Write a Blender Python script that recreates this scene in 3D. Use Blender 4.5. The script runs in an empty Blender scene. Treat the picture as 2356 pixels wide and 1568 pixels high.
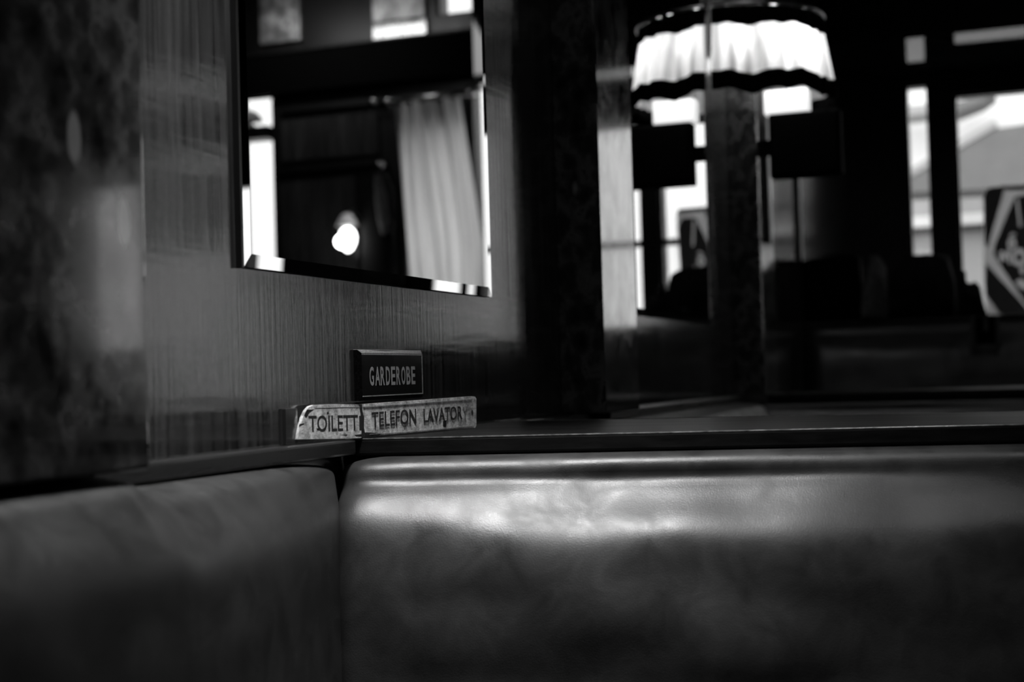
import bpy, bmesh, math, random
from mathutils import Vector, Matrix
random.seed(7)
S = bpy.context.scene
COL = S.collection
PI = math.pi
# ------------------------------------------------------------------ camera
F_PX, YAW, PITCH, ROLL, EYE = 3272.0, math.radians(19.9), math.radians(1.47), 0.029, 1.12
C0 = Vector((0, 0, EYE))
_F0 = Vector((-math.sin(YAW), math.cos(YAW), 0)); _H = Vector((math.cos(YAW), math.sin(YAW), 0)); _Z = Vector((0, 0, 1))
FW = _F0 * math.cos(PITCH) + _Z * math.sin(PITCH)
_V = -_F0 * math.sin(PITCH) + _Z * math.cos(PITCH)
RT = _H * math.cos(ROLL) - _V * math.sin(ROLL)
UP = _H * math.sin(ROLL) + _V * math.cos(ROLL)
cd = bpy.data.cameras.new('camera'); cam = bpy.data.objects.new('camera', cd); COL.objects.link(cam); S.camera = cam
cd.sensor_width = 36; cd.lens = F_PX / 2356 * 36; cd.clip_start = 0.05; cd.clip_end = 200
cam.matrix_world = Matrix(((RT.x, UP.x, -FW.x, 0), (RT.y, UP.y, -FW.y, 0), (RT.z, UP.z, -FW.z, EYE), (0, 0, 0, 1)))
cd.dof.use_dof = True; cd.dof.focus_distance = 1.53; cd.dof.aperture_fstop = 4.5
# ------------------------------------------------------------------ world, lights, exposure
w = bpy.data.worlds.new('overcast_sky'); S.world = w; w.use_nodes = True
wn = w.node_tree; bg = wn.nodes['Background']
tcw = wn.nodes.new('ShaderNodeTexCoord'); sx = wn.nodes.new('ShaderNodeSeparateXYZ'); rp = wn.nodes.new('ShaderNodeValToRGB')
wn.links.new(tcw.outputs['Generated'], sx.inputs[0]); wn.links.new(sx.outputs['Z'], rp.inputs[0]); wn.links.new(rp.outputs[0], bg.inputs[0])
rp.color_ramp.elements[0].position = 0.0; rp.color_ramp.elements[0].color = (.45, .45, .45, 1)
rp.color_ramp.elements[1].position = 0.6; rp.color_ramp.elements[1].color = (1, 1, 1, 1)
bg.inputs[1].default_value = 4.0
S.view_settings.view_transform = 'Standard'; S.view_settings.look = 'None'
S.view_settings.exposure = 0.0; S.view_settings.gamma = 1.0; S.view_settings.use_curve_mapping = False
def area(name, loc, target, size, power, spread=180, sy=None):
    l = bpy.data.lights.new(name, 'AREA'); l.energy = power; l.size = size; l.spread = math.radians(spread)
    if sy: l.shape = 'RECTANGLE'; l.size_y = sy
    o = bpy.data.objects.new(name, l); COL.objects.link(o); o.location = loc
    o.rotation_euler = (Vector(target) - Vector(loc)).to_track_quat('-Z', 'Y').to_euler(); return o
# unseen overhead lights without fittings; the first is inferred from the leather's sheen
area('unseen_overhead_light', (-0.46, 1.04, 2.0), (-0.45, 1.1, 0.9), 0.17, 3.7, 68)
area('unseen_overhead_light', (-0.25, 2.75, 2.8), (-0.45, 2.9, 0.9), 0.22, .6, 110)
area('unseen_overhead_light', (1.5, 3.8, 2.85), (1.5, 4.6, 0.9), 0.5, 4.0, 140)
area('unseen_overhead_light', (1.65, 5.2, 2.92), (1.65, 6.0, 2.62), 0.8, 1.4, 75, .1)  # added to brighten the marble high on the front wall
area('unseen_overhead_light', (0.35, 0.5, 2.7), (-0.2, 1.9, 1.0), 0.3, 1.0, 90)  # added weak fill for the near face of the marble pilaster

def pray(px, py): return FW * F_PX + RT * (px - 1178) + UP * (784 - py)
def onX(px, py, X): r = pray(px, py); return C0 + r * (X / r.x)
def onY(px, py, Y): r = pray(px, py); return C0 + r * (Y / r.y)
def onZ(px, py, Z): r = pray(px, py); return C0 + r * ((Z - EYE) / r.z)
WALL = -0.671          # plane of the mirror wall
MIR = -0.6645          # plane of the mirror glass
PIL = -0.600           # front of the pilasters
def vY(px, py, Y, M=MIR):      # a thing read off its reflection: where it really stands
    p = onY(px, py, Y); return Vector((2 * M - p.x, p.y, p.z))
FRONT = 6.0            # plane of the wall with the windows
TOP = EYE - 0.0585     # height of the ledges
# ------------------------------------------------------------------ materials
def new_mat(name):
    m = bpy.data.materials.new(name); m.use_nodes = True
    return m, m.node_tree.nodes, m.node_tree.links, m.node_tree.nodes['Principled BSDF']
def g(v): return (v, v, v, 1)
def coords(n, l, scale):
    tc = n.new('ShaderNodeTexCoord'); mp = n.new('ShaderNodeMapping'); mp.inputs['Scale'].default_value = scale
    geo = n.new('ShaderNodeNewGeometry'); l.new(geo.outputs['Position'], mp.inputs[0]); return mp.outputs[0]
def noise(n, l, vec, scale, detail=4, rough=.55, dist=0):
    t = n.new('ShaderNodeTexNoise'); t.inputs['Scale'].default_value = scale; t.inputs['Detail'].default_value = detail
    t.inputs['Roughness'].default_value = rough; t.inputs['Distortion'].default_value = dist; l.new(vec, t.inputs['Vector']); return t.outputs['Fac']
def ramp(n, l, fac, stops):
    r = n.new('ShaderNodeValToRGB'); e = r.color_ramp.elements
    while len(e) < len(stops): e.new(.5)
    for k, (p, v) in enumerate(stops): e[k].position = p; e[k].color = g(v)
    l.new(fac, r.inputs[0]); return r.outputs[0]
def bump(n, l, b, h, strength, dist=.01):
    bp = n.new('ShaderNodeBump'); bp.inputs['Strength'].default_value = strength; bp.inputs['Distance'].default_value = dist
    l.new(h, bp.inputs['Height']); l.new(bp.outputs[0], b.inputs['Normal'])
def wood(name, lo, hi, rl, rh, along='z', bs=.12, spec=.5):
    m, n, l, b = new_mat(name)
    sc = {'z': (140, 140, 3.5), 'x': (3.5, 140, 140), 'y': (140, 3.5, 140)}[along]
    v = coords(n, l, sc); f = noise(n, l, v, 1, 6, .65)
    v2 = coords(n, l, {'z': (14, 14, 1.2), 'x': (1.2, 14, 14), 'y': (14, 1.2, 14)}[along]); f2 = noise(n, l, v2, 1, 4, .6, .6)
    mx = n.new('ShaderNodeMath'); mx.operation = 'MULTIPLY_ADD'; l.new(f, mx.inputs[0]); mx.inputs[1].default_value = .6
    hf = n.new('ShaderNodeMath'); hf.operation = 'MULTIPLY'; l.new(f2, hf.inputs[0]); hf.inputs[1].default_value = .4; l.new(hf.outputs[0], mx.inputs[2])
    l.new(ramp(n, l, mx.outputs[0], [(.33, lo), (.66, hi)]), b.inputs['Base Color'])
    l.new(ramp(n, l, mx.outputs[0], [(.3, rl), (.7, rh)]), b.inputs['Roughness'])
    # a little waviness in the varnish
    v3 = coords(n, l, (6, 6, 55)); f3 = noise(n, l, v3, 1, 2, .5, .3)
    ad = n.new('ShaderNodeMath'); ad.operation = 'MULTIPLY_ADD'; l.new(f3, ad.inputs[0]); ad.inputs[1].default_value = .7; l.new(f, ad.inputs[2])
    bump(n, l, b, ad.outputs[0], bs, .0015); b.inputs['Specular IOR Level'].default_value = spec
    return m
M = {}
M['wall_wood'] = wood('varnished_mahogany', .002, .048, .05, .17, 'z', .13, 1.0)
M['dark_wood'] = wood('dark_stained_wood', .003, .009, .25, .38, 'z', .1, .22)
M['ledge_wood'] = wood('polished_ledge_wood', .003, .010, .35, .5, 'x', .15, .12)
M['ledge_wood_y'] = wood('polished_ledge_wood_lengthwise', .010, .022, .22, .38, 'y', .15, .5)
M['soffit_wood'] = wood('polished_soffit_wood', .008, .015, .02, .05, 'x', .0, 1.0)
def marble(name, lo, hi, r1, r2, sc=14):
    m, n, l, b = new_mat(name)
    v = coords(n, l, (1, 1, .8)); f = noise(n, l, v, sc, 9, .72, .25)
    vo = n.new('ShaderNodeTexVoronoi'); vo.inputs['Scale'].default_value = sc * 1.8; l.new(v, vo.inputs['Vector'])
    mx = n.new('ShaderNodeMath'); mx.operation = 'MULTIPLY_ADD'; l.new(vo.outputs['Distance'], mx.inputs[0]); mx.inputs[1].default_value = .35; l.new(f, mx.inputs[2])
    base = ramp(n, l, mx.outputs[0], [(.45, lo), (.66, (lo + hi) * .3), (.82, hi), (.9, lo * 2)])
    v2 = coords(n, l, (22, 22, 9)); vo2 = n.new('ShaderNodeTexVoronoi'); vo2.inputs['Scale'].default_value = 1; l.new(v2, vo2.inputs['Vector'])
    inc = ramp(n, l, vo2.outputs['Distance'], [(.13, .9), (.19, 0)]); sep = n.new('ShaderNodeSeparateColor'); l.new(vo2.outputs['Color'], sep.inputs[0])
    sel = ramp(n, l, sep.outputs[0], [(.70, 0), (.74, 1)]); mu = n.new('ShaderNodeMath'); mu.operation = 'MULTIPLY'; l.new(inc, mu.inputs[0]); l.new(sel, mu.inputs[1])
    mc = n.new('ShaderNodeMixRGB'); l.new(mu.outputs[0], mc.inputs[0]); l.new(base, mc.inputs[1]); mc.inputs[2].default_value = g(min(.5, hi * 3)); l.new(mc.outputs[0], b.inputs['Base Color'])
    l.new(ramp(n, l, f, [(.35, r1), (.7, r2)]), b.inputs['Roughness']); bump(n, l, b, f, .02, .002); b.inputs['Specular IOR Level'].default_value = 1.0; b.inputs['Coat Weight'].default_value = .8; b.inputs['Coat Roughness'].default_value = .05; return m
M['marble'] = marble('dark_mottled_marble', .004, .066, .05, .24, 24)
M['pale_marble'] = marble('pale_mottled_marble', .05, .55, .3, .4, 9)
def leather(name, v, r=.36):
    m, n, l, b = new_mat(name)
    c = coords(n, l, (1, 1, 1)); f = noise(n, l, c, 700, 3, .6); f2 = noise(n, l, c, 22, 4, .6, .5)
    l.new(ramp(n, l, f2, [(.3, v * .75), (.7, v * 1.25)]), b.inputs['Base Color'])
    l.new(ramp(n, l, f2, [(.3, r * .85), (.7, r * 1.3)]), b.inputs['Roughness'])
    mx = n.new('ShaderNodeMath'); mx.operation = 'MULTIPLY_ADD'; l.new(f2, mx.inputs[0]); mx.inputs[1].default_value = .9; l.new(f, mx.inputs[2])
    bump(n, l, b, mx.outputs[0], .2, .0010); b.inputs['Specular IOR Level'].default_value = .6; return m
M['leather'] = leather('dark_booth_leather', .026, .41)
def plain(name, v, rough=.6, metal=0, spec=.5, var=.15, sc=30, bs=.05):
    m, n, l, b = new_mat(name); c = coords(n, l, (1, 1, 1)); f = noise(n, l, c, sc, 4)
    l.new(ramp(n, l, f, [(.3, v * (1 - var)), (.7, min(1, v * (1 + var)))]), b.inputs['Base Color'])
    b.inputs['Roughness'].default_value = rough; b.inputs['Metallic'].default_value = metal; b.inputs['Specular IOR Level'].default_value = spec
    if bs: bump(n, l, b, f, bs, .002)
    return m
M['mirror'] = plain('silvered_mirror_glass', .88, .0, 1, .5, 0, 5, 0)
M['black'] = plain('matt_black', .0012, .8, 0, .03)
M['edge_black'] = plain('mirror_edge', .004, .35)
M['brass'] = plain('worn_brass', .45, .28, 1, .5, .3)
M['edge_worn_highlight'] = plain('worn_lacquer_highlight', .10, .32, 0, .9, .8, 120, .2)  # lighter grey holds the edge highlight along with wear
M['brass_dull'] = plain('dull_bronze', .06, .35, .6, .5, .3)
M['cloth_black'] = plain('black_wool', .007, .95, 0, .2, .4, 60, .5)
M['cloth_grey'] = plain('grey_wool', .09, .9, 0, .2, .4, 60, .5)
M['cloth_light'] = plain('pale_scarf_cloth', .35, .9, 0, .2, .4, 60, .5)
M['floor'] = wood('dark_floor_boards', .006, .015, .35, .5, 'y', .1, .4)
M['ceiling'] = plain('dark_ceiling', .012, .45)
M['plate'] = plain('glossy_black_plate', .003, .14, 0, .15, .6, 400, .03)
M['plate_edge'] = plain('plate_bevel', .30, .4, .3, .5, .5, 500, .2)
M['plate_letter'] = plain('engraved_letters', .30, .5, 0, .5, .3, 900, .1)
M['letter_black'] = plain('worn_black_paint', .018, .5, 0, .5, .5, 700, .1)
M['letter_faded'] = plain('faded_paint', .17, .5, 0, .5, .5, 700, .1)
M['chip'] = plain('rusted_chip', .015, .7, 0, .3, .6, 300, .3)
def enamel():
    m, n, l, b = new_mat('chipped_enamel')
    c = coords(n, l, (1, 1, 1)); f = noise(n, l, c, 130, 8, .75, .3); f2 = noise(n, l, coords(n, l, (160, 160, 900)), 1, 4, .6); f3 = noise(n, l, c, 45, 6, .7, 1)
    a = ramp(n, l, f, [(.30, .04), (.40, .42), (.56, .75), (.72, .95)]); bb = ramp(n, l, f3, [(.32, .25), (.5, 1.0), (.72, 1.25)])
    cc = ramp(n, l, f2, [(.34, .45), (.5, 1)])
    mx = n.new('ShaderNodeMixRGB'); mx.blend_type = 'MULTIPLY'; mx.inputs[0].default_value = 1; l.new(a, mx.inputs[1]); l.new(bb, mx.inputs[2])
    m2 = n.new('ShaderNodeMixRGB'); m2.blend_type = 'MULTIPLY'; m2.inputs[0].default_value = .8; l.new(mx.outputs[0], m2.inputs[1]); l.new(cc, m2.inputs[2])
    l.new(m2.outputs[0], b.inputs['Base Color']); b.inputs['Roughness'].default_value = .38; bump(n, l, b, f, .5, .0006); return m
M['enamel'] = enamel()
def translucent(name, col, tr, var=0.0, sc=40):
    m = bpy.data.materials.new(name); m.use_nodes = True; n, l = m.node_tree.nodes, m.node_tree.links
    n.remove(n['Principled BSDF']); out = n['Material Output']
    a = n.new('ShaderNodeBsdfTranslucent'); d = n.new('ShaderNodeBsdfDiffuse'); mx = n.new('ShaderNodeMixShader')
    f = noise(n, l, coords(n, l, (sc, sc, 2)), 1, 3)
    r = ramp(n, l, f, [(.3, col * (1 - var)), (.7, min(1, col * (1 + var)))]); l.new(r, a.inputs[0]); l.new(r, d.inputs[0])
    mx.inputs[0].default_value = tr; l.new(d.outputs[0], mx.inputs[1]); l.new(a.outputs[0], mx.inputs[2]); l.new(mx.outputs[0], out.inputs[0]); return m
M['shade'] = translucent('pleated_shade_fabric', .62, .6, .55, 26)
M['curtain'] = translucent('pale_curtain_fabric', .93, .93, .14, 12)
M['sign_film'] = translucent('translucent_sign_film', .62, .85, .05)
def glass():
    m = bpy.data.materials.new('window_glass'); m.use_nodes = True; n, l = m.node_tree.nodes, m.node_tree.links
    n.remove(n['Principled BSDF']); out = n['Material Output']
    a = n.new('ShaderNodeBsdfTransparent'); d = n.new('ShaderNodeBsdfGlossy'); d.inputs['Roughness'].default_value = .02; mx = n.new('ShaderNodeMixShader')
    a.inputs[0].default_value = g(.95); mx.inputs[0].default_value = .05; l.new(a.outputs[0], mx.inputs[1]); l.new(d.outputs[0], mx.inputs[2]); l.new(mx.outputs[0], out.inputs[0]); return m
M['glass'] = glass()
def emit(name, v, s):
    m, n, l, b = new_mat(name); b.inputs['Base Color'].default_value = g(v); b.inputs['Emission Color'].default_value = g(1); b.inputs['Emission Strength'].default_value = s; return m
M['bulb'] = emit('lit_globe', .8, 7); M['lit_box'] = emit('lit_fitting', .8, .75)
M['f_white'] = plain('white_render', .80, .9, 0, .2, .04, 3, 0); M['f_pale'] = plain('pale_render', .36, .9, 0, .2, .05, 3, 0)
M['f_band'] = plain('white_stone_band', .75, .9, 0, .2, .05, 3, 0); M['f_dark'] = plain('dark_stone_band', .10, .9, 0, .2, .05, 3, 0)
M['awning'] = plain('grey_awning_canvas', .17, .9, 0, .2, .06, 8, 0); M['awning_trim'] = plain('awning_trim', .36, .8, 0, .2, .05, 3, 0)
M['pavement'] = plain('pavement', .3, .9, 0, .2, .1, 2, 0)
# ------------------------------------------------------------------ mesh helpers
def link(name, bm, mat, parent=None, smooth=False):
    bmesh.ops.recalc_face_normals(bm, faces=bm.faces)
    me = bpy.data.meshes.new(name); bm.to_mesh(me); bm.free(); me.materials.append(mat)
    if smooth:
        for p in me.polygons: p.use_smooth = True
    o = bpy.data.objects.new(name, me); COL.objects.link(o)
    if parent:
        o.parent = parent; o.matrix_parent_inverse = Matrix.Translation(-world_loc(parent))
    return o
def world_loc(o):
    v = Vector(o.location)
    return v
def tag(o, label=None, cat=None, group=None, kind=None):
    if label: o['label'] = label
    if cat: o['category'] = cat
    if group: o['group'] = group
    if kind: o['kind'] = kind
    return o
def thing(name, loc, label, cat, group=None):
    o = bpy.data.objects.new(name, None); COL.objects.link(o); o.location = loc; o.empty_display_size = .05
    return tag(o, label, cat, group)
def box(bm, a, b, bevel=0, seg=2):
    x0, y0, z0 = [min(a[i], b[i]) for i in range(3)]; x1, y1, z1 = [max(a[i], b[i]) for i in range(3)]
    vs = [bm.verts.new(p) for p in ((x0,y0,z0),(x1,y0,z0),(x1,y1,z0),(x0,y1,z0),(x0,y0,z1),(x1,y0,z1),(x1,y1,z1),(x0,y1,z1))]
    fs = [bm.faces.new([vs[i] for i in q]) for q in ((0,3,2,1),(4,5,6,7),(0,1,5,4),(1,2,6,5),(2,3,7,6),(3,0,4,7))]
    if bevel:
        es = list({e for f in fs for e in f.edges})
        bmesh.ops.bevel(bm, geom=es, offset=bevel, segments=seg, affect='EDGES', profile=.5)
    return bm
def B(name, a, b, mat, parent=None, bevel=0, seg=2):
    return link(name, box(bmesh.new(), a, b, bevel, seg), mat, parent)
def struct(o): o['kind'] = 'structure'; return o
def tube(bm, pts, r, n=10, cap=True):
    pts = [Vector(p) for p in pts]; rs = r if isinstance(r, (list, tuple)) else [r] * len(pts); rings = []
    for i, p in enumerate(pts):
        t = (pts[min(i + 1, len(pts) - 1)] - pts[max(i - 1, 0)]).normalized()
        a = Vector((0, 0, 1)) if abs(t.z) < .9 else Vector((1, 0, 0)); u = t.cross(a).normalized(); v = t.cross(u)
        rings.append([bm.verts.new(p + (u * math.cos(k * 2 * PI / n) + v * math.sin(k * 2 * PI / n)) * rs[i]) for k in range(n)])
    for i in range(len(rings) - 1):
        for k in range(n): bm.faces.new((rings[i][k], rings[i][(k + 1) % n], rings[i + 1][(k + 1) % n], rings[i + 1][k]))
    if cap: bm.faces.new(rings[0]); bm.faces.new(rings[-1])
    return bm
def lathe(bm, c, prof, n=24):
    rings = [[bm.verts.new((c[0] + r * math.cos(k * 2 * PI / n), c[1] + r * math.sin(k * 2 * PI / n), c[2] + z)) for k in range(n)] for r, z in prof]
    for i in range(len(rings) - 1):
        for k in range(n): bm.faces.new((rings[i][k], rings[i][(k + 1) % n], rings[i + 1][(k + 1) % n], rings[i + 1][k]))
    bm.faces.new(rings[0]); bm.faces.new(rings[-1]); return bm
def prism(bm, pts, d):          # polygon (3D points in a plane) pushed along d
    d = Vector(d); a = [bm.verts.new(p) for p in pts]; b = [bm.verts.new(Vector(p) + d) for p in pts]; n = len(a)
    bm.faces.new(a); bm.faces.new(b[::-1])
    for i in range(n): bm.faces.new((a[i], a[(i + 1) % n], b[(i + 1) % n], b[i]))
    return bm
def grid_mesh(bm, P):
    V = [[bm.verts.new(p) for p in row] for row in P]
    for i in range(len(V) - 1):
        for j in range(len(V[0]) - 1): bm.faces.new((V[i][j], V[i][j + 1], V[i + 1][j + 1], V[i + 1][j]))
    return V
def text_mesh(bm, s, o, ux, uz, nrm, depth=.0006, offset=.0):
    """flat lettering filling the parallelogram o, o+ux, o+uz, raised by depth along nrm"""
    cu = bpy.data.curves.new('t', 'FONT'); cu.body = s; cu.extrude = .05; cu.resolution_u = 4; cu.offset = offset
    ob = bpy.data.objects.new('t', cu); COL.objects.link(ob)
    dg = bpy.context.evaluated_depsgraph_get(); me = bpy.data.meshes.new_from_object(ob.evaluated_get(dg))
    xs = [v.co.x for v in me.vertices]; ys = [v.co.y for v in me.vertices]; x0, x1, y0, y1 = min(xs), max(xs), min(ys), max(ys)
    o, ux, uz, nrm = Vector(o), Vector(ux), Vector(uz), Vector(nrm)
    for v in me.vertices:
        a, b_, c = (v.co.x - x0) / (x1 - x0), (v.co.y - y0) / (y1 - y0), (v.co.z + .05) / .1
        v.co = o + ux * a + uz * b_ + nrm * (c * depth)
    bm.from_mesh(me); bpy.data.objects.remove(ob); bpy.data.curves.remove(cu); bpy.data.meshes.remove(me)
def fnoise(x, y=0.0, z=0.0):
    from mathutils import noise as N
    return N.noise(Vector((x, y, z)))
# ------------------------------------------------------------------ room shell
XR, YB, H = 4.2, -2.5, 3.0
struct(B('floor', (WALL - .2, YB - .1, -.1), (XR + .1, FRONT + .15, 0), M['floor']))
struct(B('ceiling', (WALL - .2, YB - .1, H), (XR + .1, FRONT + .15, H + .1), M['ceiling']))
struct(B('wall_left', (WALL - .2, YB, 0), (WALL, FRONT, H), M['wall_wood']))
struct(B('wall_right', (XR, YB, 0), (XR + .1, FRONT, H), M['dark_wood']))
struct(B('wall_back', (WALL, YB - .1, 0), (XR, YB, H), M['dark_wood']))
# openings in the front wall: x0, x1, z0, z1
zt2 = onY(2192, 216, FRONT).z; zb2 = onY(2310, 722, FRONT).z
xv = lambda px, py=500: vY(px, py, FRONT).x
zv = lambda px, py: vY(px, py, FRONT).z
O1 = (onY(2087, 400, FRONT).x, onY(2143, 400, FRONT).x, zb2, onY(2110, 191, FRONT).z)
O2 = (onY(2200, 400, FRONT).x, xv(1515), zb2, zt2)
O3 = (xv(1476), .66, zb2, zt2)
O4 = (.79, xv(1087), zv(1150, 790), zv(1095, 193))
O5 = (xv(1078), xv(925), zv(1150, 795), zv(1000, 300))
O6 = (xv(629, 400), 2.25, zv(590, 960), zv(590, 200))
O8 = (2.28, 2.86, zv(440, 225), zv(440, 150)); O9 = (2.28, 2.86, zv(440, 398), zv(440, 345)); O10 = (2.28, 2.86, zv(440, 960), zv(440, 570)); O11 = (2.92, 3.28, zv(280, 810), zv(280, 420))
O7 = (xv(1120, 10), xv(1003, 10), zv(1050, 32), zv(1050, -90))
OPEN = [O1, O2, O3, O4, O5, O6, O7, O8, O9, O10, O11]
def holed_wall(name, x0, x1, z0, z1, y0, y1, holes, mat):
    xs = sorted({x0, x1} | {v for h in holes for v in h[:2]}); zs = sorted({z0, z1} | {v for h in holes for v in h[2:]})
    bm = bmesh.new()
    for i in range(len(xs) - 1):
        zc0 = None
        for j in range(len(zs) - 1):
            cx, cz = (xs[i] + xs[i + 1]) / 2, (zs[j] + zs[j + 1]) / 2
            inside = any(h[0] < cx < h[1] and h[2] < cz < h[3] for h in holes)
            if not inside and zc0 is None: zc0 = zs[j]
            if inside and zc0 is not None: box(bm, (xs[i], y0, zc0), (xs[i + 1], y1, zs[j])); zc0 = None
        if zc0 is not None: box(bm, (xs[i], y0, zc0), (xs[i + 1], y1, zs[-1]))
    return struct(link(name, bm, mat))
holed_wall('wall_front', WALL - .2, XR, 0, H, FRONT, FRONT + .15, OPEN, M['dark_wood'])
for k, o in enumerate(OPEN):
    bm = bmesh.new(); t = .012
    for a, b_ in (((o[0], o[2]), (o[0] + t, o[3])), ((o[1] - t, o[2]), (o[1], o[3])), ((o[0] + t, o[2]), (o[1] - t, o[2] + t)), ((o[0] + t, o[3] - t), (o[1] - t, o[3]))):
        box(bm, (a[0], FRONT + .02, a[1]), (b_[0], FRONT + .08, b_[1]))
    if k == 5:     # glazing bars and the ledge across the far window
        for ya, yb_ in ((293, 322),):
            box(bm, (o[0] + t, FRONT - .03, zv(590, yb_)), (o[1] - t, FRONT + .07, zv(590, ya)))
    if k == 2:
        box(bm, (o[0] + t, FRONT + .02, zv(1540, 562)), (o[1] - t, FRONT + .07, zv(1540, 548)))
    if k == 1:
        box(bm, (.02, FRONT + .02, zv(1540, 562)), (o[1] - t, FRONT + .07, zv(1540, 548)))
    fr = struct(link('window_%d' % (k + 1), bm, M['dark_wood']))
    B('pane', (o[0], FRONT + .045, o[2]), (o[1], FRONT + .049, o[3]), M['glass'], fr)
# polished soffit over the windows and the black beam beside it
zs_ = onY(2270, 153, FRONT).z
ysf = onZ(2356, 60, zs_).y
struct(B('trim_1', (WALL, ysf, zs_), (.74, FRONT, H), M['soffit_wood'], None, .006))
struct(B('trim_2', (.74, FRONT - .09, zv(900, 197)), (2.26, FRONT, zv(825, 113)), M['black'], None, .006))
struct(B('trim_3', (.74, FRONT - .10, zv(825, 113)), (2.26, FRONT - .0, zv(825, 107)), M['ledge_wood'], None, .002))
struct(B('trim_6', (xv(985), FRONT - .02, zv(1150, 800)), (xv(920), FRONT, zv(960, 715)), M['dark_wood']))  # added box that blocks window light under one side of the curtain
struct(B('trim_7', (xv(1063), FRONT - .02, zv(1150, 800)), (xv(1047), FRONT, zv(1050, 690)), M['dark_wood']))
# marble facing above the beam, read off the near mirror
for (a, b_, y0, y1, n) in ((603, 695, -60, 100, 4), (862, 982, -60, 48, 5)):
    struct(B('trim_%d' % n, (xv(b_, 20), FRONT - .03, zv((a + b_) / 2, y1)), (xv(a, 20), FRONT, min(H, zv((a + b_) / 2, y0))), M['pale_marble'], None, .004))
struct(B('trim_10', (xv(985, 20), FRONT - .025, zv(922, 98)), (xv(860, 20), FRONT, zv(922, 49)), M['marble'], None, .004))
# pilasters
PLX = [(-.55, .881), (2.064, 2.264), (3.447, 3.647)]
for i, (a, b_) in enumerate(PLX):
    o = B('pillar', (WALL, a, TOP), (PIL, b_, H), M['marble'], None, .003); struct(o)
# ------------------------------------------------------------------ exterior
ext = thing('street_facade', (0, 11, 0), 'pale rendered house front across the street beyond the windows', 'building')
B('wall', (-9, 11, 0), (16, 11.4, 9), M['f_white'], ext)
def ez(px, py, Y): return onY(px, py, Y).z
B('lower_wall', (-8.9, 10.95, 0), (1.2, 11, ez(2230, 432, 10.9)), M['f_pale'], ext)
B('white_band', (-8.9, 10.86, ez(2230, 516, 10.9)), (1.2, 10.95, ez(2230, 492, 10.9)), M['f_band'], ext)
B('dark_band', (-8.9, 10.9, ez(2230, 531, 10.9)), (1.2, 10.95, ez(2230, 517, 10.9)), M['f_dark'], ext)
tag(struct(B('pavement', (-10, FRONT + .16, -.15), (16, 11.6, -.02), M['pavement'])))
aw = thing('awning', (0, 10, 1.6), 'grey sloping awning hanging before the pale house front', 'awning')
YA = 9.9
def ep(px, py, Y=YA): return onY(px, py, Y)
link('canvas', prism(bmesh.new(), [ep(2040, 444), ep(2075, 418), ep(2192, 352), ep(2290, 296), ep(2470, 268), ep(2470, 425)], (0, .5, 0)), M['awning'], aw)
link('edge_trim', prism(bmesh.new(), [ep(2030, 424, YA - .01), ep(2288, 276, YA - .01), ep(2296, 290, YA - .01), ep(2036, 440, YA - .01)], (0, .52, 0)), M['awning_trim'], aw)
gt = thing('gutter', (0, 10.4, 3.0), 'grey gutter and soffit strips high on the house front', 'gutter')
link('strip', prism(bmesh.new(), [ep(2190, 262, 10.5), ep(2190, 236, 10.5), ep(2290, 214, 10.5), ep(2262, 234, 10.5)], (0, .4, 0)), M['awning'], gt)
link('strip', prism(bmesh.new(), [ep(2060, 268, 10.5), ep(2060, 246, 10.5), ep(2150, 238, 10.5), ep(2150, 258, 10.5)], (0, .4, 0)), M['awning_trim'], gt)
# ------------------------------------------------------------------ mirrors
def mirror(Y0, Y1, label):
    z0 = onX(552.6, 613, WALL + .004).z; z1 = 2.55; be = .0125
    t = thing('wall_mirror', (WALL, (Y0 + Y1) / 2, z0), label, 'mirror', 'frameless mirrors along the panelled wall')
    B('backing', (WALL, Y0 - .0, z0 - .0), (WALL + .0045, Y1, z1), M['edge_black'], t)
    bm = bmesh.new(); xo, xi = MIR - .0007, MIR
    o = [(xo, Y0, z0), (xo, Y1, z0), (xo, Y1, z1), (xo, Y0, z1)]; i = [(xi, Y0 + be, z0 + be), (xi, Y1 - be, z0 + be), (xi, Y1 - be, z1 - be), (xi, Y0 + be, z1 - be)]
    vo = [bm.verts.new(p) for p in o]; vi = [bm.verts.new(p) for p in i]; bm.faces.new(vi); bm.faces.new(vo[::-1])
    for k in range(4): bm.faces.new((vo[k], vo[(k + 1) % 4], vi[(k + 1) % 4], vi[k]))
    link('glass', bm, M['mirror'], t)
    # dark weathered edge strip that faces the room's near end
    B('edge_strip', (WALL, Y0 - .004, z0 - .001), (WALL + .0062, Y0, z1), M['edge_black'], t)
mirror(1.129, 1.764, 'frameless mirror with a slanted cut edge above the small black garderobe plate')
mirror(2.50, 3.18, 'frameless mirror between the two marble pilasters, reflecting the lit lamp')
for n_, (px, pa, pb, yy) in enumerate(((1842, 412, 605, 0), (1764, 412, 560, 1))):
    a, b_ = (onX(px - 6, pa, WALL + .01), onX(px + 6, pb, WALL + .01)) if n_ == 0 else (onX(px - 6, pa, PIL + .002), onX(px + 6, pb, PIL + .002))
    X0 = WALL if n_ == 0 else PIL
    struct(B('trim_%d' % (8 + n_), (X0, min(a.y, b_.y), b_.z), (X0 + .012, max(a.y, b_.y), H), M['brass_dull'], None, .002))
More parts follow.
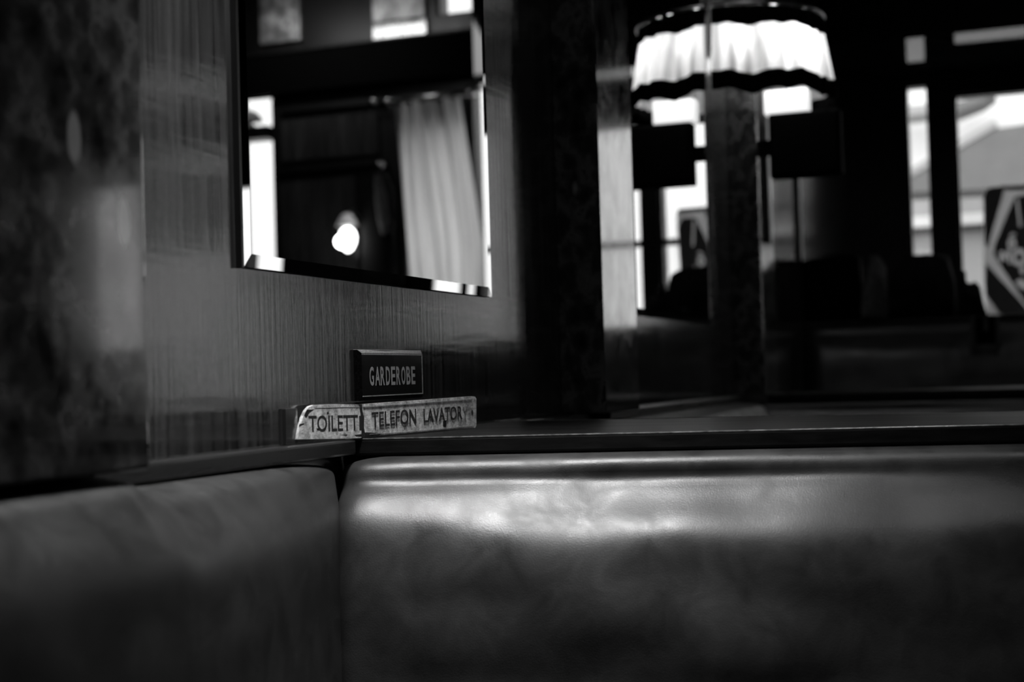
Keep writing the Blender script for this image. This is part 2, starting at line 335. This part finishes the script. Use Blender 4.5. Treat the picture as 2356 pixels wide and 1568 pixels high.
# ------------------------------------------------------------------ ledges
lw = .02
for (a, b_, lab) in ((.883, 1.32, 'narrow dark wooden ledge between the near pilaster and the worn enamel sign'),
                     (1.80, 2.062, 'short dark wooden ledge between the broad partition top and the marble pilaster'),
                     (2.266, 3.445, 'dark wooden ledge along the wall behind the first marble pilaster')):
    tag(B('wall_ledge', (WALL, a, TOP - .016), (WALL + lw, b_, TOP), M['ledge_wood_y'], None, .0025), lab, 'ledge', 'wall ledges')
RY0, RY1 = 1.325, 1.73
KF, KB = .18, .06
RB = 1.79
pt = thing('booth_partition', (.2, 1.5, 0), 'near booth partition with broad polished ledge and leather back with a long bright sheen', 'partition')
def slab(name, x0, x1, ya, ka, yb, kb, z0, z1, mat, parent, bev=0):
    bm = prism(bmesh.new(), [(x0, ya + ka * (x0 - WALL), z0), (x1, ya + ka * (x1 - WALL), z0), (x1, yb + kb * (x1 - WALL), z0), (x0, yb + kb * (x0 - WALL), z0)], (0, 0, z1 - z0))
    if bev: bmesh.ops.bevel(bm, geom=list(bm.edges), offset=bev, segments=3, affect='EDGES', profile=.5)
    return link(name, bm, mat, parent)
slab('top_ledge', WALL + .001, 1.1, RY0, KF, RB, KB, TOP - .018, TOP, M['ledge_wood'], pt, .003)
for nm_, y_, k_, dz in (('worn_highlight_edge', RY0 + .001, KF, .0008), ('worn_highlight_edge', RB - .002, KB, .0003)):  # pale beads carry the ledge edges' highlight in their colour, with some wear
    link(nm_, tube(bmesh.new(), [(WALL + .004, y_ + k_ * .004, TOP - dz), (1.09, y_ + k_ * (1.09 - WALL), TOP - dz)], .0011, 8), M['edge_worn_highlight'], pt, True)
slab('core', WALL + .002, 1.08, RY0 + .022, KF, RB - .02, KB, 0, TOP - .0182, M['dark_wood'], pt)
PY = 3.47
pc = thing('booth_partition', (.2, PY + .2, 0), 'far booth partition beyond the near ledge, standing at the second marble pilaster', 'partition')
slab('top_ledge', PIL + .001, 1.1, PY, 0, PY + .36, 0, TOP - .018, TOP, M['ledge_wood'], pc, .003)
slab('core', PIL + .01, 1.08, PY + .02, 0, PY + .34, 0, 0, TOP - .0182, M['dark_wood'], pc)
# ------------------------------------------------------------------ leather cushions
def cushion(name, axis, a0, a1, base, top, bottom, prof, seamr, parent=None, na=90, seed=0, wr=.003, shear=0, taper=None, lift=0):
    """axis 'y': runs along y and faces +x; axis 'x': runs along x and faces -y"""
    bm = bmesh.new(); rows = []
    ns = 70
    for j in range(ns + 1):
        s = (top - bottom) * (j / ns) ** 1.7
        row = []
        for i in range(na + 1):
            u = i / na; u = .5 - .5 * math.cos(PI * u); a = a0 + (a1 - a0) * u
            d0, d1 = a - a0, a1 - a
            e = 1.0
            for d, r in ((d0, seamr[0]), (d1, seamr[1])):
                if r and d < r: e *= math.sqrt(max(0, 1 - (1 - d / r) ** 2))
            drop = (1 - e) * .014
            if taper: e *= taper(a)
            wri = fnoise(a * 6 + seed, s * 16, seed) * wr + fnoise(a * 22 + seed, s * 9, seed + 4) * wr * .35
            o = prof(s, a)
            off = o * e + wri * min(1, s / .03) * e
            z = top - s + (lift * (1 - min(1, max(0, (a - .868) / .02))) if lift else 0) * max(0, 1 - s / .2) - drop * max(0, 1 - s / .06)
            row.append((base + off, a, z) if axis == 'y' else (a, base + shear * (a - WALL) - off, z))
        rows.append(row)
    V = grid_mesh(bm, rows)
    # close the back so that it is a solid pad
    back = []
    for j in (0, ns):
        back.append([bm.verts.new((base - .004, rows[j][i][1], rows[j][i][2]) if axis == 'y' else (rows[j][i][0], base + shear * (rows[j][i][0] - WALL) + .030 * (name == 'back_cushion' and shear > 0) + .004, rows[j][i][2])) for i in range(na + 1)])
    for i in range(na):
        bm.faces.new((V[0][i], V[0][i + 1], back[0][i + 1], back[0][i])); bm.faces.new((V[ns][i], V[ns][i + 1], back[1][i + 1], back[1][i]))
        bm.faces.new((back[0][i], back[0][i + 1], back[1][i + 1], back[1][i]))
    return link(name, bm, M['leather'], parent, True)
sg = lambda t: 1 / (1 + math.exp(-max(-40, min(40, t))))
def profR(s, a=-.3):
    t = min(1, max(0, (a + .66) / .36)); c = .032 + .023 * t * (2 - t)
    f = min(1, max(0, (a + .30) / .35)); f = f * f * (3 - 2 * f); amp = .056 - .030 * f
    c += .004 * fnoise(a * 14, 3.3)
    return .015 * (1 - math.exp(-s / .004)) - .005 * (1 - f) * math.exp(-((s - .024) / .008) ** 2) + amp * (sg((s - c) / .013) - sg(-c / .013)) + .02 * (1 - math.exp(-s / .2))
profL = lambda s, a=0: .070 * (1 - math.exp(-s / .0035)) + .040 * (sg((s - .032) / .012) - sg(-.032 / .012))
def tapL(a):
    t = min(1, max(0, (a - .80) / .46)); t = t * t * (3 - 2 * t); return 1.02 - .62 * t
cR = cushion('back_cushion', 'x', WALL + .006, 1.05, RY0 - .010, TOP - .019, .47, profR, (.045, .05), pt, 160, 3, .0065, KF)
tag(cR, 'leather back with a long bright sheen')
bl = thing('wall_bench', (WALL + .1, .4, 0), 'leather bench along the wall under the near marble pilaster and narrow ledge', 'bench')
cushion('back_cushion', 'y', -.54, RY0 - .036, WALL + .0055, TOP - .0165, .47, profL, (0, .17), bl, 140, 9, .003, 0, tapL, .0145)
B('seat', (WALL + .16, -.7, .0), (-.17, 1.15, .46), M['leather'], bl, .03, 4)
b2_ = thing('wall_bench', (WALL + .1, 2.6, 0), 'leather bench along the panelled wall beyond the near partition', 'bench')
cushion('back_cushion', 'y', RB + .01, PY + .0, WALL + .0055, TOP - .0165, .47, profL, (.1, .10), b2_, 80, 19)
B('seat', (WALL + .16, RB + .1, .0), (-.17, 3.25, .46), M['leather'], b2_, .03, 4)
cushion('back_cushion', 'x', WALL + .022, 1.05, PY + .017, TOP - .019, .47, profR, (.05, .05), pc, 80, 23)
tag(B('bench_seat', (-.165, .85, .0), (1.05, 1.28, .46), M['leather'], None, .03, 4), 'leather bench seat before the near partition', 'seat')
# ------------------------------------------------------------------ garderobe plate
gp = thing('door_plate', onX(898, 862, WALL), 'small black plate with slanted edges lettered GARDEROBE above the worn enamel sign', 'sign')
TH = .0075
ya, yb_ = onX(829, 862, WALL + TH).y, onX(975, 862, WALL + TH).y
za, zb_ = onX(829, 922, WALL + TH).z, onX(829, 804, WALL + TH).z
bm = bmesh.new(); bw = .0042
o4 = [(WALL + TH - .0035, ya, za), (WALL + TH - .0035, yb_, za), (WALL + TH - .0035, yb_, zb_), (WALL + TH - .0035, ya, zb_)]
w4 = [(WALL, p[1], p[2]) for p in o4]
i4 = [(WALL + TH, ya + bw, za + bw), (WALL + TH, yb_ - bw, za + bw), (WALL + TH, yb_ - bw, zb_ - bw), (WALL + TH, ya + bw, zb_ - bw)]
V = [[bm.verts.new(p) for p in q] for q in (w4, o4, i4)]
bm.faces.new(V[0])
for a, b2 in ((0, 1), (1, 2)):
    for k in range(4): bm.faces.new((V[a][k], V[a][(k + 1) % 4], V[b2][(k + 1) % 4], V[b2][k]))
bm.faces.new(V[2]); link('bevelled_edge', bm, M['plate'], gp)
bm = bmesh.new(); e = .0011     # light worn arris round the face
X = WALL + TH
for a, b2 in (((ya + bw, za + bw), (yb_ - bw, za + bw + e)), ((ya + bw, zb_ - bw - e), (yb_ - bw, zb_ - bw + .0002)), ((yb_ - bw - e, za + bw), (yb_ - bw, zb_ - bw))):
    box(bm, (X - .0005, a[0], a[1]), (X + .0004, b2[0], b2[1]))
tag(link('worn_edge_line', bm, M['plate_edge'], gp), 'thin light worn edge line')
box_top = bmesh.new(); prism(box_top, [(WALL, ya, zb_ + .0001), (WALL + TH - .003, ya, zb_ + .0001), (X, ya + bw, zb_ - bw + .0006), (X, yb_ - bw, zb_ - bw + .0006), (WALL + TH - .003, yb_, zb_ + .0001), (WALL, yb_, zb_ + .0001)], (0, 0, .0004))  # pale strip paints the overhead light on the plate's top bevel
tag(link('top_edge_highlight', box_top, M['plate_edge'], gp), 'pale top edge, overhead light put into its colour')
lt = bmesh.new(); l0 = onX(850, 887, X); l1 = onX(957.5, 883.5, X); l2 = onX(850.5, 843, X)
cw = (l1.y - l0.y) / 9
for k, ch in enumerate('GARDEROBE'):
    text_mesh(lt, ch, (X + .00003, l0.y + cw * (k + .06), l0.z), (0, cw * (.92 if ch == 'A' else .78), 0), (0, 0, l2.z - l0.z), (1, 0, 0), .00008, .022)
tag(link('lettering', lt, M['plate_letter'], gp), 'grey capital letters GARDEROBE')
# ------------------------------------------------------------------ enamel sign
e0 = onZ(690, 1016, TOP + .0005); e0.x = max(e0.x, WALL + .0045); e0 = onX(690, 1011, WALL + .0045); e1 = onZ(1098, 983, TOP + .0005); e0.z = e1.z = TOP + .0005
ax = (e1 - e0); L = ax.length; ax.normalize(); nr = Vector((ax.y, -ax.x, 0))
def onS(px, py, out=0):
    r = pray(px, py); t = ((e0 + nr * out) - C0).dot(nr) / r.dot(nr); p = C0 + r * t
    return p
es = thing('enamel_sign', e0, 'worn pale enamel sign lettered TOILETTE TELEFON LAVATORY leaning on the ledge', 'sign')
T = .0035
link('left_plate', prism(bmesh.new(), [onS(*p, T) for p in ((684, 1010), (688, 992), (696, 962), (704, 944), (712, 935), (722, 931), (770, 929), (826, 930), (829, 950), (833, 975), (836, 1004), (830, 1007), (760, 1009))], -nr * (T)), M['enamel'], es)
link('right_plate', prism(bmesh.new(), [onS(*p, T * .8) for p in ((833, 929), (960, 920), (1085, 911), (1093, 912), (1096, 917), (1096, 978), (1093, 984), (1060, 985), (960, 994), (880, 1001), (838, 1003), (838, 975), (831, 950))], -nr * (T * .8)), M['enamel'], es)
tag(link('crack', prism(bmesh.new(), [onS(*p, T + .0002) for p in ((826, 930), (833, 929), (834, 945), (838, 960), (837, 980), (841, 1003), (832, 1006), (832, 985), (829, 968), (830, 950))], -nr * .0012), M['chip'], es), 'dark crack across the sign')
# a rolled rim line along top and foot
for nm, pts in (('rim', [(724, 938), (780, 936.5), (828, 936)]), ('rim', [(836, 935), (960, 927), (1086, 918)]), ('rim', [(850, 999), (960, 991), (1090, 979)])):
    link(nm, tube(bmesh.new(), [onS(*p, T - .0001) for p in pts], .0004, 6), M['plate_edge'], es)
for poly in (((833, 996), (845, 994), (862, 995), (880, 996), (872, 1001), (850, 1001), (838, 1003)), ((815, 1000), (832, 998), (832, 1004), (820, 1004)), ((826, 958), (831, 956), (835, 972), (831, 990), (827, 975)),
             ((700, 955), (706, 942), (724, 941), (712, 950), (704, 962)), ((1020, 968), (1028, 966), (1026, 982), (1020, 980)), ((728, 985), (738, 984), (738, 990), (730, 990)),
             ((752, 948), (756, 946), (757, 952), (752, 953)), ((782, 1000), (800, 999), (798, 1002)), ((690, 975), (700, 973), (700, 976), (688, 981))):
    link('chip', prism(bmesh.new(), [onS(*p, T + .00004) for p in poly], -nr * .0004), M['chip'], es)
bm = bmesh.new()
def stext(bm, s, x0, x1, bl0, bl1, h, off=.012):
    a = onS(x0, bl0, T + .00005); b2 = onS(x1, bl1, T + .00005); c = onS(x0 + h * .01, bl0 - h, T + .00005)
    text_mesh(bm, s, a, b2 - a, Vector((0, 0, c.z - a.z)), nr, .0001, off)
stext(bm, 'TOILETT', 711, 824, 993.5, 989.5, 38)
stext(bm, 'E', 827, 836, 989, 988.5, 33)
stext(bm, 'TELEFON', 856, 958, 983.5, 973.5, 36)
stext(bm, 'LAVATOR', 975, 1064, 972, 964, 32.5)
tag(link('lettering', bm, M['letter_black'], es), 'black capital letters TOILETTE TELEFON LAVATORY')
bm = bmesh.new(); stext(bm, 'Y', 1065, 1076, 964, 963, 28, 0)
tag(link('faded_letter', bm, M['letter_faded'], es), 'faded last letter Y')
hb = onS(1087, 948, T + .0002); bm = bmesh.new()
prism(bm, [hb + ax * (.0014 * math.cos(k * PI / 6)) + Vector((0, 0, .0028 * math.sin(k * PI / 6))) for k in range(12)], -nr * .0006)
link('nail_hole', bm, M['chip'], es)
q0 = onX(657, 940, WALL + .004); q1 = onX(684, 1011, WALL + .004)
tag(B('wood_block', (WALL, q0.y, TOP + .0003), (WALL + .004, q1.y + .002, q0.z), M['wall_wood'], None, .0005), 'small dark wooden block on the wall behind the enamel sign\'s chipped end', 'block')
# ------------------------------------------------------------------ wall lamp on the far pilaster
lc = Vector((WALL, 3.48, 0)); AXX, AYY = .247, .23
zt = onY(1800, 12, 3.3).z; zb = onY(1800, 190, 3.3).z
lamp = thing('wall_lamp', (PIL, 3.48, zb), 'lit half-round wall lamp with pleated pale shade and dark trims', 'lamp')
def shade_ring(f, z, amp, nseg=260, rim=0, th0=-PI / 2, th1=PI / 2):
    pts = []
    for k in range(nseg + 1):
        th = th0 + (th1 - th0) * k / nseg
        pl = amp * (math.sin(th * 34 + 1.4 * math.sin(th * 5)) + .7 * math.sin(th * 13 + 2))
        rx, ry = AXX * f + pl, AYY * f + pl
        pts.append((lc.x + .006 + rx * math.cos(th), lc.y + ry * math.sin(th), z + (.007 * (math.sin(th * 7 + .5) + .6 * math.sin(th * 17)) * rim)))
    return pts
def shade_part(name, z0, z1, f0, f1, a0, a1, mat, rim0=0, rim1=0, thick=.0012, nz=10):
    bm = bmesh.new()
    grid_mesh(bm, [shade_ring(f0 + (f1 - f0) * j / nz, z0 + (z1 - z0) * j / nz, a0 + (a1 - a0) * j / nz, 260, rim0 + (rim1 - rim0) * j / nz) for j in range(nz + 1)])
    o = link(name, bm, mat, lamp, True)
    if not thick: return o
    md = o.modifiers.new('thick', 'SOLIDIFY'); md.thickness = thick; md.offset = 0; return o
hh = zt - zb
shade_part('pleated_shade', zb + hh * .08, zt - hh * .08, 1.0, .90, .0045, .003, M['shade'], thick=0)
tag(shade_part('lower_trim', zb - hh * .08, zb + hh * .17, 1.02, 1.012, .004, .0045, M['black'], 1.0, .8, .002, 3), 'dark scalloped lower trim')
tag(shade_part('upper_trim', zt - hh * .20, zt + hh * .03, .935, .915, .0035, .003, M['black'], .6, 0, .002, 3), 'dark upper trim')
bm = bmesh.new(); rr = [Vector(p) for p in shade_ring(.925, zt + hh * .06, .0, 40)]
tube(bm, rr, .0045, 8); tag(link('brass_rim', bm, M['brass'], lamp, True), 'shiny brass rim')
bm = bmesh.new(); tube(bm, [(PIL, 3.48, zb + .09), (PIL + .03, 3.48, zb + .07), (PIL + .05, 3.48, zb + .1)], .007, 10); link('arm', bm, M['brass'], lamp, True)
bm = bmesh.new(); lathe(bm, (PIL + .055, 3.48, zb + .11), [(.006, -.02), (.016, -.01), (.022, .01), (.02, .03), (.01, .043), (.002, .047)], 16)
link('bulb', bm, M['bulb'], lamp, True)
def point(name, loc, r, p):
    l = bpy.data.lights.new(name, 'POINT'); l.energy = p; l.shadow_soft_size = r; o = bpy.data.objects.new(name, l); COL.objects.link(o); o.location = loc; return o
point('wall_lamp_light', (PIL + .09, 3.42, zb + .115), .025, 1.8)
point('wall_lamp_light', (WALL + .06, 3.33, zb + .115), .02, .45)
# lit little fitting and the black box under the shade
YK = 3.44
f0 = onY(1757, 247, YK); f1 = onY(1858, 200, YK)
k0 = onY(1772, 410, YK); k1 = onY(1932, 248, YK)
sp = thing('black_speaker', (k0.x, YK, k0.z), 'square black box fixed to the far marble pilaster under the wall lamp', 'speaker')
B('cabinet', (k0.x, YK, k0.z), (k1.x, YK + .05, k1.z), M['black'], sp, .004)
B('grille', (k0.x + .01, YK - .004, k0.z + .01), (k1.x - .01, YK, k1.z - .01), M['black'], sp, .001)
B('bracket', (PIL, YK + .015, k0.z + .06), (k0.x, YK + .045, k1.z - .06), M['black'], sp)
tag(B('light_fitting', (f0.x, YK, k1.z), (f1.x, YK + .05, f1.z), M['lit_box'], None, .004), 'small glowing white fitting on top of the black box', 'light fitting')
# ------------------------------------------------------------------ high seat back with coats
YH = 4.62
zh = onY(2200, 727, YH).z
hs = thing('high_seat_back', (0, YH, 0), 'dark high leather seat back carrying the heap of coats before the windows', 'seat back')
B('core', (WALL, YH, 0), (.32, YH + .10, zh), M['dark_wood'], hs, .006)
cc = cushion('back_cushion', 'x', WALL + .02, .31, YH, zh - .02, .5, profR, (.04, .04), hs, 60, 31)
def loft(stations, n=28, folds=.012, seed=0.0, ax='x'):
    """stations: (position along the axis, centre a, centre b, half width, half height)"""
    bm = bmesh.new(); rings = []; K = len(stations)
    dense = []
    for i in range(K - 1):
        for t in (0, .25, .5, .75): dense.append([stations[i][q] + (stations[i + 1][q] - stations[i][q]) * t for q in range(5)])
    dense.append(list(stations[-1]))
    for s, a, b_, ha, hb_ in dense:
        ring = []
        for k in range(n):
            th = 2 * PI * k / n; r = 1 + fnoise(math.cos(th) * 1.6 + seed, math.sin(th) * 1.6, s * 9 + seed) * .28
            c, s2 = math.cos(th), math.sin(th)
            p = (a + ha * c * r + fnoise(s * 30, th * 2, seed) * folds, b_ + hb_ * s2 * (r if s2 > 0 else 1))
            ring.append(bm.verts.new((s, p[0], p[1]) if ax == 'x' else (p[0], p[1], s)))
        rings.append(ring)
    for i in range(len(rings) - 1):
        for k in range(n): bm.faces.new((rings[i][k], rings[i][(k + 1) % n], rings[i + 1][(k + 1) % n], rings[i + 1][k]))
    bm.faces.new(rings[0]); bm.faces.new(rings[-1]); return bm
def heap(name, sil, mat, label, cat, y=YH + .05, hd=.07, seed=0., parent=None, base=None):
    st = []
    for px, py in sil:
        p = onY(px, py, y); b0 = (base or zh) - .0; hz = max(.006, (p.z - b0) / 2)
        st.append((p.x, y, b0 + hz, hd * min(1, .35 + hz / .05), hz))
    o = link(name, loft(st, 28, .01, seed), mat, parent, True)
    if label: tag(o, label, cat, 'coats and bags heaped on the high seat back')
    return o
heap('handbag', [(1846, 700), (1850, 600), (1870, 592), (1920, 588), (1960, 590), (1980, 596), (1988, 690)], M['black'], 'flat dark bag lying at the wall end of the seat back', 'bag', seed=3.1)
heap('scarf', [(1984, 700), (1990, 620), (2000, 590), (2020, 580), (2036, 600), (2042, 660), (2044, 705)], M['cloth_grey'], 'greyish crumpled scarf between the dark bag and the black coat', 'scarf', y=YH + .0, hd=.05, seed=5.3)
heap('coat', [(2046, 715), (2049, 640), (2060, 605), (2090, 590), (2115, 585), (2135, 576), (2160, 572), (2182, 582), (2196, 640), (2200, 715)], M['cloth_black'], 'large black coat heaped before the window post', 'coat', y=YH + .06, hd=.09, seed=8.7)
heap('coat', [(2203, 716), (2206, 640), (2210, 618), (2222, 628), (2222, 650), (2232, 655), (2245, 652), (2256, 664), (2264, 700), (2270, 722)], M['cloth_black'], 'black coat sleeve bunched beside the hexagon window board', 'coat', y=YH + .05, hd=.06, seed=1.9)
# small bright frame below the window board
YF = YH - .122
mh = thing('small_holder', onY(2268, 765, YF), 'small metal U-shaped holder on the high seat back below the window board', 'holder')
def fb(a, b_, nm='bar'): 
    p, q = onY(*a, YF), onY(*b_, YF); return B(nm, (p.x, YF, p.z), (q.x, YF + .02, q.z), M['brass_dull'], mh, .001)
fb((2235, 798), (2242, 728), 'side_bar'); fb((2292, 798), (2299, 728), 'side_bar'); fb((2235, 800), (2299, 791), 'cross_bar'); fb((2264, 760), (2272, 730), 'tongue')
B('back_plate', (onY(2235, 765, YF).x, YF + .02, onY(2235, 800, YF).z), (onY(2299, 765, YF).x, YF + .03, onY(2235, 728, YF).z), M['black'], mh)
# ------------------------------------------------------------------ board in the window
YS = FRONT - .06
def sp_(px, py, d=0): p = onY(px, py, YS - d); return p
sb = thing('window_board', sp_(2310, 722), 'dark rounded board with pale hexagon outline hung in the large window', 'sign')
EXT = 40   # the board runs on past the frame
link('film', prism(bmesh.new(), [sp_(*p) for p in ((2272, 724), (2264, 640), (2262, 450), (2268, 434), (2280, 429), (2378, 424), (2386, 436), (2387, 700), (2382, 720))], (0, .002, 0)), M['sign_film'], sb)
def dark(nm, outline, holes_text=(), d=.002):
    cu = bpy.data.curves.new('d', 'CURVE'); cu.dimensions = '2D'; cu.fill_mode = 'BOTH'; cu.extrude = .0008
    def add(pts):
        s = cu.splines.new('POLY'); s.points.add(len(pts) - 1); s.use_cyclic_u = True
        for i, p in enumerate(pts): s.points[i].co = (p[0], p[1], 0, 1)
    add([(sp_(*p).x, sp_(*p).z) for p in outline])
    for h in holes_text: add([(sp_(*p).x, sp_(*p).z) for p in h])
    ob = bpy.data.objects.new('d', cu); COL.objects.link(ob)
    me = bpy.data.meshes.new_from_object(ob.evaluated_get(bpy.context.evaluated_depsgraph_get()))
    for v in me.vertices: v.co = (v.co.x, YS - d - v.co.z, v.co.y)
    bm = bmesh.new(); bm.from_mesh(me); bpy.data.objects.remove(ob); bpy.data.curves.remove(cu); bpy.data.meshes.remove(me)
    return link(nm, bm, M['plain_dark'], sb)
M['plain_dark'] = plain('dark_board_paint', .12, .6)
def ring(cx, cy, rx, ry, n=28, a0=0, a1=2 * PI): return [(cx + rx * math.cos(a0 + (a1 - a0) * k / n), cy + ry * math.sin(a0 + (a1 - a0) * k / n)) for k in range(n)]
dark('outer_field', [(2266, 560), (2263, 452), (2269, 436), (2280, 431), (2313, 429), (2272, 570)])
dark('outer_field', [(2268, 605), (2346, 690), (2372, 724), (2300, 722), (2267, 676)])
dark('outer_field', [(2300, 428), (2380, 424), (2380, 436), (2318, 438)])
# letters cut out of the inner field: a closed ring O split by a bridge, M and a small round letter
Mh = [(2292, 612), (2290, 578), (2298, 576), (2305, 590), (2311, 575), (2319, 574), (2324, 609), (2317, 610), (2313, 588), (2307, 602), (2300, 592), (2300, 611)]
inner = [(2334, 452), (2370, 448), (2384, 470), (2385, 690), (2374, 719), (2292, 596), (2286, 582), (2290, 560)]
Mh = [(2299, 600), (2300, 578), (2306, 575), (2311, 588), (2317, 574), (2323, 573), (2326, 606), (2320, 607), (2318, 588), (2312, 601), (2306, 591), (2305, 605)]
dark('inner_field', inner, [[(2337, 457), (2342, 457), (2350, 520), (2345, 522)], Mh, ring(2345, 592, 17, 21), ring(2328, 560, 10, 13), ring(2331, 546, 9, 10, 18, PI * 1.0, PI * 1.95) + [(2338, 540), (2331, 541), (2324, 545)],
                            [(2336, 648), (2350, 640), (2366, 652), (2362, 668), (2346, 662)], ring(2352, 622, 6, 8)])
dark('letter_eye', ring(2345, 592, 8, 10)); dark('letter_eye', ring(2328, 561, 3.6, 5))
# ------------------------------------------------------------------ things seen in the near mirror, on the front wall
yc = FRONT - .07
rod = thing('curtain_rod', vY(990, 225, yc), 'shiny brass curtain rod seen in the near mirror above the curtain', 'curtain rod')
r0, r1 = vY(893, 226, yc), vY(1082, 226, yc); r0.z = r1.z = vY(990, 222, yc).z
link('rod', tube(bmesh.new(), [r0, r1], .014, 14), M['brass'], rod, True)
for p in (r0, r1): link('finial', lathe(bmesh.new(), (p.x, p.y, p.z), [(.002, -.022), (.018, -.012), (.022, 0), (.018, .012), (.002, .022)], 14), M['brass'], rod, True)
for p in (r0, r1): B('bracket', (p.x - .006, p.y, p.z - .006), (p.x + .006, FRONT, p.z + .006), M['brass'], rod)
cb = bmesh.new(); P = []; zt_, zb__ = r0.z - .018, vY(1000, 700, yc).z
for j in range(40):
    v = j / 39; z = zt_ + (zb__ - zt_) * v; row = []
    xl = vY(912 + 22 * v, 400, yc).x; xr_ = vY(1066 + 40 * min(1, v * 1.4), 400, yc).x
    for i in range(161):
        u = i / 160; x = xl + (xr_ - xl) * u
        row.append((x, yc + .018 * math.sin(u * 31 + 1.2 * math.sin(u * 5 + v * 2)) + .012 * math.sin(u * 13 + v * 1.7) , z))
    P.append(row)
grid_mesh(cb, P); cu_ = link('curtain', cb, M['curtain'], None, True); 
tag(cu_, 'pale folded curtain hanging before the daylight, seen in the near mirror', 'curtain')
# coat rack panel
yr = FRONT - .02
def vb(name, a, b_, y0, y1, mat, parent=None, bev=.002):
    p, q = vY(*a, y0), vY(*b_, y0); return B(name, (p.x, y0, p.z), (q.x, y1, q.z), mat, parent, bev)
rack = thing('coat_rack', vY(760, 386, yr), 'wooden coat rack panel with round pegs, seen in the near mirror', 'coat rack')
vb('backboard', (648, 372), (868, 255), yr, FRONT, M['wall_wood'], rack)
vb('top_rail', (640, 246), (880, 236), yr - .02, FRONT, M['ledge_wood'], rack)
vb('peg_rail', (632, 398), (886, 376), yr - .02, FRONT, M['ledge_wood'], rack)
vb('lower_board', (648, 640), (815, 405), yr, FRONT, M['wall_wood'], rack)
for px, py in ((876, 379), (862, 233)):
    p = vY(px, py, yr - .06); bm = bmesh.new(); tube(bm, [(p.x, yr - .02, p.z), (p.x, yr - .05, p.z), (p.x, yr - .055, p.z), (p.x, yr - .085, p.z)], [.008, .008, .02, .014], 12)
    tag(link('peg', bm, M['brass'], rack, True), 'shiny round peg')
hc = []
for px0, px1, py in ((868, 884, 392), (850, 896, 412), (835, 905, 450), (834, 909, 520), (836, 912, 600), (836, 918, 700), (836, 922, 780)):
    a, b_ = vY(px0, py, yr - .09), vY(px1, py, yr - .09); hc.append((a.z, (a.x + b_.x) / 2, yr - .1, abs(a.x - b_.x) / 2, .05))
hco = link('coat', loft(hc, 30, .006, 2.2, 'z'), M['cloth_black'], None, True); tag(hco, 'long black coat hanging from a peg, seen in the near mirror', 'coat')
bm = loft([(vY(0 + 873, y, yr - .16).z, vY(px, y, yr - .16).x, yr - .165, hw, .012) for px, y, hw in ((868, 400, .012), (872, 425, .022), (878, 460, .03), (882, 500, .028), (884, 540, .012))], 14, .003, 4., 'z')
tag(link('scarf', bm, M['cloth_grey'], None, True), 'pale scarf end over the hanging black coat, seen in the mirror', 'scarf')
# globe lamp
gl = vY(800, 548, yr - .16); gw = thing('globe_lamp', gl, 'bright glowing globe lamp with a small pale shade, seen in the near mirror', 'lamp')
bm = bmesh.new(); lathe(bm, gl, [(.006, -.062), (.022, -.05), (.036, -.02), (.040, .005), (.034, .03), (.02, .045), (.012, .05)], 20); link('globe', bm, M['bulb'], gw, True)
bm = bmesh.new(); lathe(bm, gl, [(.05, .055), (.052, .058), (.03, .10), (.012, .115), (.01, .112)], 20); link('shade', bm, M['shade'], gw, True)
bm = bmesh.new(); tube(bm, [(gl.x, FRONT - .02, gl.z + .1), (gl.x, gl.y + .06, gl.z + .13), (gl.x, gl.y, gl.z + .112)], .006, 8); link('arm', bm, M['brass'], gw, True)
point('globe_lamp_light', (gl.x, gl.y - .06, gl.z - .02), .03, .5)
# mushroom lamp on the window ledge seen at the mirror's edge
ml = vY(588, 292, FRONT - .02); ml.y = FRONT - .015
dd = thing('table_lamp', ml, 'small dome-shaped lamp on the window ledge, seen at the mirror\'s edge', 'lamp')
ml.z = zv(590, 293)
bm = bmesh.new(); lathe(bm, (ml.x + .03, ml.y - .0, ml.z), [(.028, 0), (.028, .006), (.012, .012), (.010, .03)], 16); link('base', bm, M['brass'], dd, True)
bm = bmesh.new(); lathe(bm, (ml.x + .03, ml.y, ml.z + .03), [(.06, 0), (.058, .01), (.04, .035), (.015, .05), (.002, .053)], 20); link('dome', bm, M['f_pale'], dd, True)
print('O', [[round(v, 3) for v in o] for o in OPEN], 'zs', zs_, ysf, 'zt', zt, zb, zh)
